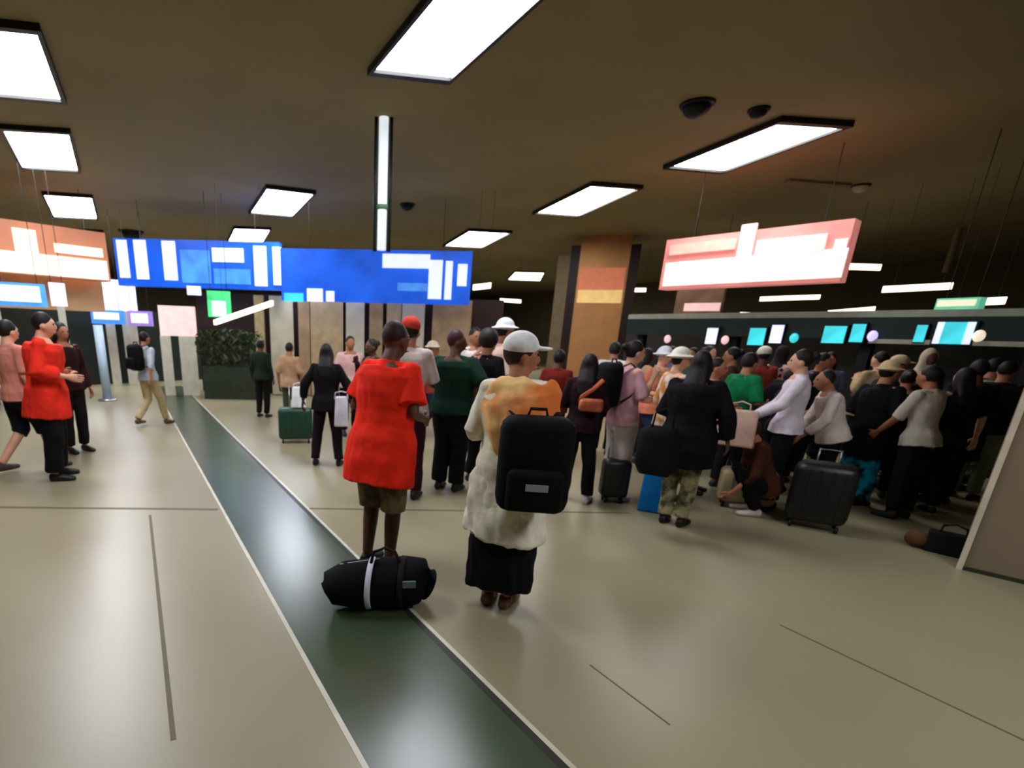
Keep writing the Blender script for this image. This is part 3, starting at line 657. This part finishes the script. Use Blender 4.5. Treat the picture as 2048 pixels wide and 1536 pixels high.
# woman in orange with the black backpack
e, U, A = person(1046, 668, 3.07, 16, 'woman in orange shawl, white cap, cream tunic and long black skirt', skin_t='mid', top=CREAM, sleeve=1.2, hem=.50, loose=.03, hair='cap', hatcol=(244, 238, 234), hcol=(50, 26, 18),
       bottom='skirt', bcol=(10, 10, 12), skirt_hem=.15, skirt_w=.22, arms=('down', 'bent'), legs=('close', 'close'), shoes=(120, 84, 60), girth=1.02, head_turn=60, fold=.012)
def shawl(e, U):
    build_mesh('shawl', [lambda bm: tube(bm, [U((.0, -.0, 1.45)), U((.0, -.01, 1.41)), U((.01, -.015, 1.385)), U((.03, -.02, 1.33)), U((.06, -.04, 1.2)), U((.09, -.05, 1.08)), U((.10, -.05, 1.02))], [(.085, .075), (.16, .12), (.20, .125), (.232, .16), (.225, .17), (.205, .16), (.18, .15)], 26)],
               mat('orange_shawl', (228, 122, 58), .8, col2=(250, 206, 136), scale=3.2, spec=.1, bump=.3), e, .012, fold=.02)
shawl(e, U)
build_mesh('tunic_hem', [lambda bm: tube(bm, [(0, 0, 1.0), (0, 0, .85), (0, 0, .62), (-.01, 0, .50)], [(.18, .14), (.215, .18), (.245, .215), (.26, .23)], 30)], cloth(CREAM), e, .012, fold=.022)
a_ = az(1010, 1208); f = Vector((-math.sin(a_), math.cos(a_), 0))
backpack(e.location - f * .20 + Vector((.09, -.07, .74)), a_ + .1, 'big black backpack with a pale label worn low by the woman in the orange shawl', w_=.37, h_=.5, d_=.22)

# ---- left group
person(66, 624, 6.7, 100, 'person in a long bright red top and black trousers at the left', skin_t='light', top=(222, 44, 26), sleeve=1.7, hem=.66, loose=.05, bcol=BLK, arms=('bent', 'down'), legs=('apart', 'stand'), lean=5, hair='short', girth=1.08, bottom='wide')
person(8, 640, 6.9, 60, 'person in a pink top and dark shorts cut by the left edge', skin_t='light', top=(206, 130, 112), sleeve=.9, bottom='shorts', bcol=(22, 20, 28), arms=('down', 'down'), legs=('fore', 'back'), shoes=(70, 60, 50))
person(118, 645, 8.0, 150, 'dark haired person in maroon black clothes behind the one in red', skin_t='mid', top=(40, 14, 16), sleeve=2, bcol=(18, 12, 14), hair='long', arms=('bent', 'down'))
e_, _, _ = person(286, 664, 9.9, 50, 'walker in a pale grey top with black backpack in the middle of the hall', skin_t='mid', top=(176, 182, 190), sleeve=1.3, bottom='pants', bcol=(176, 158, 116), arms=('swing', 'fore'), legs=('fore', 'back'), hair='short', shoes=(90, 70, 50))
wear(e_, 'black round backpack on the walker in the middle of the hall', 1.02, .27, .42, .17, patch=False)
# ---- middle group, behind the red shirt
person(520, 680, 10.5, 30, 'person in dark green clothes beside the planter', top=(24, 36, 26), bcol=(12, 14, 12), sleeve=2, skin_t='dark')
person(578, 685, 9.2, 20, 'person in a beige top behind the green suitcase', top=(176, 138, 104), bcol=(60, 66, 50), sleeve=1, skin_t='mid')
person(652, 688, 6.55, 10, 'woman in black top and dark trousers beside the green suitcase', skin_t='dark', top=(16, 11, 16), bcol=(28, 14, 24), sleeve=1.8, hem=.8, loose=.035, hair='long', arms=('side', 'side'), legs=('apart', 'apart'))
p = on_floor(592, 884); suitcase(p, az(592, 900), 'dark green suitcase standing left of the woman in black', (16, 60, 40), w_=.5, h_=.46, d_=.26, handle=.3)
p = on_floor(600, 884); soft_bag(Vector((p.x, p.y, .525)), az(602, 900), 'white bag sitting on top of the dark green suitcase', (226, 226, 226), w_=.22, h_=.30, d_=.16, hang=.06)
p = on_floor(683, 935); soft_bag(p + Vector((0, 0, .52)), az(683, 935), 'small white bag held between the woman in black and the red shirt', (222, 216, 226), w_=.16, h_=.36, d_=.1, hang=.06)
person(822, 636, 5.2, 12, 'person with red cap and whitish top directly behind the red shirted man', skin_t='mid', top=(196, 178, 172), bcol=(44, 12, 24), sleeve=1, hair='cap', hatcol=(196, 60, 44), arms=('phone', 'down'))
person(914, 660, 5.57, 22, 'broad man in a dark green shirt and black trousers', skin_t='dark', top=(12, 44, 30), bcol=(8, 9, 12), sleeve=.9, hem=.86, loose=.04, girth=1.22, arms=('hip', 'bent'), hair='crop', hcol=(56, 20, 22), head_turn=60, bottom='wide')
person(978, 662, 5.9, 35, 'person in black between the green shirt and the orange shawl', skin_t='mid', top=(13, 11, 18), bcol=(10, 10, 14), sleeve=1.8, hair='afro', hcol=(28, 22, 18), arms=('bent', 'bent'))
person(950, 655, 7.6, 150, 'person in a white top glimpsed behind the green shirted man', skin_t='mid', top=(216, 206, 200), bcol=(150, 110, 104), sleeve=1, arms=('phone', 'down'))
person(1010, 640, 6.6, 60, 'person with a white hat and pale pink top behind the orange shawl', skin_t='mid', top=(198, 168, 152), bcol=(150, 140, 130), hair='hat', hatcol=(226, 226, 232), sleeve=1)
person(1120, 700, 7.0, 20, 'person in a dark red top in front of the orange column', skin_t='dark', top=(104, 26, 16), bcol=(30, 14, 14), sleeve=1.5)
person(1182, 708, 5.6, 10, 'slim person in maroon black with orange straps by the column', skin_t='mid', top=(30, 10, 16), bcol=(10, 10, 13), sleeve=1.9, hair='long', hcol=(26, 10, 18), arms=('bent', 'bent'), shoes=(200, 200, 200), legs=('apart', 'stand'))
p = on_floor(1196, 985); q = (W(1182, 810, 5.46))
e_ = empty('waist_bag', q, az(1196, 985), 'orange and tan waist bag across the slim person by the column', 'bag')
bm = bmesh.new(); box(bm, (-.11, -.07, -.06), (.11, .03, .06), .03); obj('bag_body', bm, mat('orange_tan_bag', (214, 120, 70), .7, col2=(150, 70, 46), scale=6), e_, True)
bm = bmesh.new(); tube(bm, [(-.10, -.03, .03), (-.09, -.05, .08), (-.0, -.04, .15), (.08, .0, .24)], [(.02, .006)] * 4, 8); obj('strap', bm, cloth((190, 96, 60)), e_, True)
p = on_floor(1222, 1003); suitcase(p, az(1225, 1000) + .3, 'small black suitcase standing right of the slim person in maroon', (16, 16, 16), w_=.27, h_=.4, d_=.2, handle=.2)
# ---- right hand crowd, front row
e_, _, _ = person(1270, 682, 5.72, 62, 'woman in pale trousers and pink top with a black shoulder pack', skin_t='light', top=(214, 160, 172), bcol=(206, 196, 190), sleeve=1, hair='bun', arms=('phone', 'bent'), legs=('stand', 'stand'), shoes=(200, 205, 205), bottom='wide')
wear(e_, 'black backpack on the woman in pale trousers', 1.02, .32, .44, .18, patch=False)
person(1362, 698, 6.3, 60, 'person in an orange brown patterned top and white sun hat', skin_t='light', top=(196, 130, 62), top2=(220, 206, 190), sleeve=1.1, hair='hat', hatcol=(228, 222, 206), bcol=(206, 198, 182), arms=('bent', 'down'))
person(1408, 702, 5.3, 15, 'big person in a black coat and red scarf with camouflage trousers', skin_t='dark', top=(12, 9, 12), sleeve=2, hem=.62, loose=.045, girth=1.18, bcol=(150, 140, 104), bcol2=(58, 62, 40), hair='long', hcol=(18, 8, 12), arms=('side', 'bent'), legs=('stand', 'close'), shoes=(14, 14, 14))
def scarf(at_, label, c_, w_=.10):
    e_ = at_
    build_mesh('scarf', [lambda bm: tube(bm, [(.15 * math.cos(q) * .8, .12 * math.sin(q), 1.42 + .02 * math.sin(3 * q)) for q in [math.radians(x) for x in range(0, 361, 24)]], [.035] * 16, 10)], cloth(c_), e_, .012, fold=.006)
p = on_floor(1302, 1020); soft_bag(Vector((p.x, p.y, .0)), az(1330, 1022), 'bright blue shopping bag standing on the floor by the camouflage trousers', (16, 112, 180), w_=.26, h_=.40, d_=.18)
p = on_floor(1350, 1000); q = W(1330, 830, 4.95); soft_bag(Vector((q.x, q.y, .52)), az(1350, 1000), 'large sagging black bag hanging above the blue shopping bag', (12, 12, 14), w_=.36, h_=.42, d_=.24, name='holdall', sag=.06, hang=.15, bev=.09)
person(1436, 716, 6.6, 100, 'person in a pale pink long sleeved top behind the black coat', skin_t='mid', top=(218, 178, 170), sleeve=2, bcol=(24, 22, 24), arms=('fore', 'bent'))
person(1502, 706, 6.5, 40, 'person in a vivid green shirt in the right crowd', skin_t='mid', top=(10, 112, 66), sleeve=1, bcol=(22, 22, 26), arms=('bent', 'bent'), hair='short', loose=.03)
p = on_floor(1470, 985); q = W(1475, 850, 6.0); soft_bag(Vector((q.x, q.y, .68)), az(1470, 985), 'pinkish beige bag hanging below the vivid green shirt', (206, 168, 150), w_=.34, h_=.34, d_=.16, name='shoulder_bag', hang=.08)
person(1612, 700, 6.6, 262, 'person with white sleeves and dark hair reaching to the left', skin_t='light', top=(222, 212, 220), sleeve=1.9, bcol=(14, 14, 18), arms=('fore', 'low'), hair='bun')
person(1585, 738, 6.9, 95, 'short person in black standing before the white sleeved one', skin_t='light', top=(12, 12, 16), sleeve=1.4, bcol=(9, 9, 12), arms=('bent', 'bent'))
person(1700, 742, 6.3, 250, 'leaning person with white sleeves and brown face reaching down', skin_t='mid', top=(222, 206, 196), sleeve=1.7, loose=.03, bcol=(9, 9, 12), lean=18, arms=('low', 'low'), hair='crop')
person(1598, 724, 6.9, 10, 'person in a long black coat left of the leaning one', skin_t='dark', top=(9, 8, 11), sleeve=2, hem=.3, loose=.07, girth=1.25, bcol=(8, 8, 10), hair='short', arms=('side', 'side'), legs=('apart', 'apart'))
person(1782, 724, 6.75, 30, 'person all in black with a bright teal striped skirt', skin_t='mid', top=(12, 11, 13), sleeve=2, bottom='skirt', hem=.6, loose=.04, bcol=(0, 136, 156), bcol2=(6, 16, 20), hair='hat', hatcol=(206, 180, 140), skirt_hem=.08, skirt_w=.21, arms=('bent', 'bent'))
person(1588, 748, 6.25, 20, 'short person in a long black cloak behind the crouching one', skin_t='dark', top=(10, 9, 12), sleeve=2, hem=.35, loose=.06, bcol=(8, 8, 10), hair='scarf', hatcol=(30, 16, 16), arms=('bent', 'bent'))
person(1822, 740, 6.9, 350, 'person in a black coat directly right of the teal skirt', skin_t='mid', top=(11, 10, 11), sleeve=2, hem=.4, loose=.06, girth=1.15, bcol=(8, 8, 9), hair='bun', arms=('bent', 'down'))
person(1800, 712, 7.1, 70, 'person in a beige cap and black coat, behind the coat beside the teal skirt', skin_t='mid', top=(12, 12, 12), sleeve=2, hem=.5, loose=.05, hair='cap', hatcol=(214, 190, 150), bcol=(8, 8, 9), girth=1.15, arms=('bent', 'phone'))
person(1890, 732, 7.1, 300, 'person with bare forearms and grey sleeved top near the right edge', skin_t='mid', top=(186, 178, 160), sleeve=1.0, bcol=(12, 13, 12), arms=('reach', 'low'), lean=8)
person(1965, 720, 7.9, 330, 'tall person in black coat near the right edge', skin_t='dark', top=(11, 12, 11), sleeve=2, hem=.55, loose=.05, bcol=(9, 9, 9), girth=1.15)
person(1938, 736, 7.2, 320, 'person in a black top with pale bare forearms, nearest the grey pillar', skin_t='light', top=(12, 14, 12), sleeve=.9, bcol=(9, 10, 9), arms=('side', 'bent'), hair='long', legs=('stand', 'apart'))
person(2020, 722, 7.3, 15, 'person in a black jacket and grey trousers half behind the grey pillar', skin_t='mid', top=(14, 15, 15), sleeve=2, bcol=(120, 124, 104), arms=('bent', 'down'), hair='crop', girth=1.1)
person(1995, 716, 8.6, 20, 'person in green and black stripes at the right edge', skin_t='mid', top=(20, 30, 22), top2=(150, 172, 140), sleeve=1.5, bcol=(16, 20, 16), bcol2=(140, 150, 128))
person(2052, 716, 9.0, 340, 'dark clothed person cut by the right edge', skin_t='mid', top=(14, 16, 14), sleeve=1.2, bcol=(12, 12, 12), bcol2=(120, 112, 92), arms=('bent', 'down'))
person(1540, 935, 6.2, 250, 'crouching person in brown and black on the floor in front of the crowd', skin_t='mid', top=(70, 34, 20), sleeve=1.4, bcol=(14, 12, 12), pz=.34, legs=('squat', 'squat'), lean=24, arms=('fore', 'low'), shoes=(205, 190, 180), height=1.5, hair='short', hcol=(60, 30, 18))
p = on_floor(1484, 1014); suitcase(p, az(1484, 1014) + .15, 'beige hard suitcase on the floor left of the crouching person', (150, 134, 96), w_=.50, h_=.34, d_=.26, handle=0)
p = on_floor(1893, 1106); d = soft_bag(p, az(1905, 1110), 'black and brown handbag on the floor beside the grey pillar', (16, 14, 13), w_=.30, h_=.17, d_=.18, name='handbag', hang=.08)
bm = bmesh.new(); ellipsoid(bm, (-.19, -.02, .07), (.09, .08, .07), 14, 8); obj('side_pouch', bm, cloth((84, 54, 34)), d, True)
# ---- right hand crowd, rows behind: only heads and shoulders show
tops = [((206, 120, 90), 'salmon'), ((222, 214, 206), 'white'), (( 34, 30, 34), 'charcoal'), ((150, 60, 44), 'brick red'), ((60, 84, 70), 'dull green'), ((186, 160, 120), 'sand'), ((90, 100, 130), 'slate blue'), ((214, 170, 166), 'pale pink'), ((70, 44, 34), 'dark brown')]
hairs = [('short', 'dark short hair'), ('cap', 'a cap'), ('crop', 'cropped hair'), ('long', 'long dark hair'), ('scarf', 'a headscarf'), ('bun', 'a hair bun'), ('hat', 'a brimmed hat')]
caps = [((226, 216, 196), 'cream'), ((190, 176, 150), 'beige'), ((40, 34, 34), 'black'), ((170, 120, 90), 'tan'), ((220, 220, 226), 'white')]
back = [(1232, 8.2), (1296, 8.0), (1330, 7.4), (1388, 8.4), (1470, 8.4), (1532, 7.9), (1566, 8.6), (1648, 8.2), (1664, 7.3), (1712, 8.3), (1768, 7.9), (1792, 9.0), (1832, 8.2), (1862, 9.3), (1912, 8.8), (1965, 9.6), (2020, 9.4), (1345, 8.9), (1420, 9.0), (1505, 9.0), (1600, 8.9), (1685, 8.9), (1745, 9.0), (865, 8.4), (700, 8.6), (745, 7.4)]
marks = ['right beside the orange column', 'left of the sun hat', 'just before the sun hat wearer', 'between the sun hat and the black coat', 'left of the vivid green shirt', 'right behind the vivid green shirt', 'left of the white sleeved reacher', 'over the long black coat', 'behind the leaning person', 'right behind the leaning person', 'behind the teal skirt', 'left of the beige cap and coat', 'right behind the beige cap', 'left of the bare forearms', 'between the forearms and the tall black coat', 'left of the green stripes', 'at the right edge', 'in the last row behind the sun hat', 'in the last row behind the pale pink sleeves', 'in the last row behind the green shirt', 'in the last row under the wide cyan screen', 'in the last row right of the wide cyan screen', 'in the last row above the teal skirt', 'between the red shirt and the dark green shirt', 'left of the red shirted man', 'close behind the left shoulder of the red shirt']
for i, (x, dd) in enumerate(back):
    tc_, tn = tops[(i * 4 + 1) % 9]; hh, hn = hairs[(i * 3) % 7]; cc_, cn = caps[(i * 2) % 5]
    hd = hn if hh not in ('cap', 'scarf', 'hat') else hn.replace('a ', 'a ' + cn + ' ', 1)
    person(x, 690 + (x - 1250) * .022 + (i * 37 % 13) - 5 if x > 1200 else 672 + i % 3 * 6, dd, (i * 67) % 360, '%s top, %s, %s' % (tn, hd, marks[i]), group='people in the rows behind', skin_t=['mid', 'dark', 'light', 'mid'][i % 4], top=tc_, sleeve=[1, 2, 1.5][i % 3], bcol=[(14, 14, 18), (40, 36, 30), (30, 40, 60)][i % 3],
           hair=hh, hatcol=cc_, arms=[('down', 'bent'), ('phone', 'down'), ('bent', 'strap'), ('hip', 'down')][i % 4], legs=[('stand', 'stand'), ('apart', 'stand'), ('fore', 'back')][i % 3], girth=[1, 1.1, 1.2, .95][i % 4])

p = on_floor(1622, 1054); suitcase(p, az(1622, 1054) + .1, 'large black suitcase standing between the crouching person and the white sleeved one', (8, 8, 9), w_=.46, h_=.56, d_=.28, handle=.1, shell=.08)
finish_people()
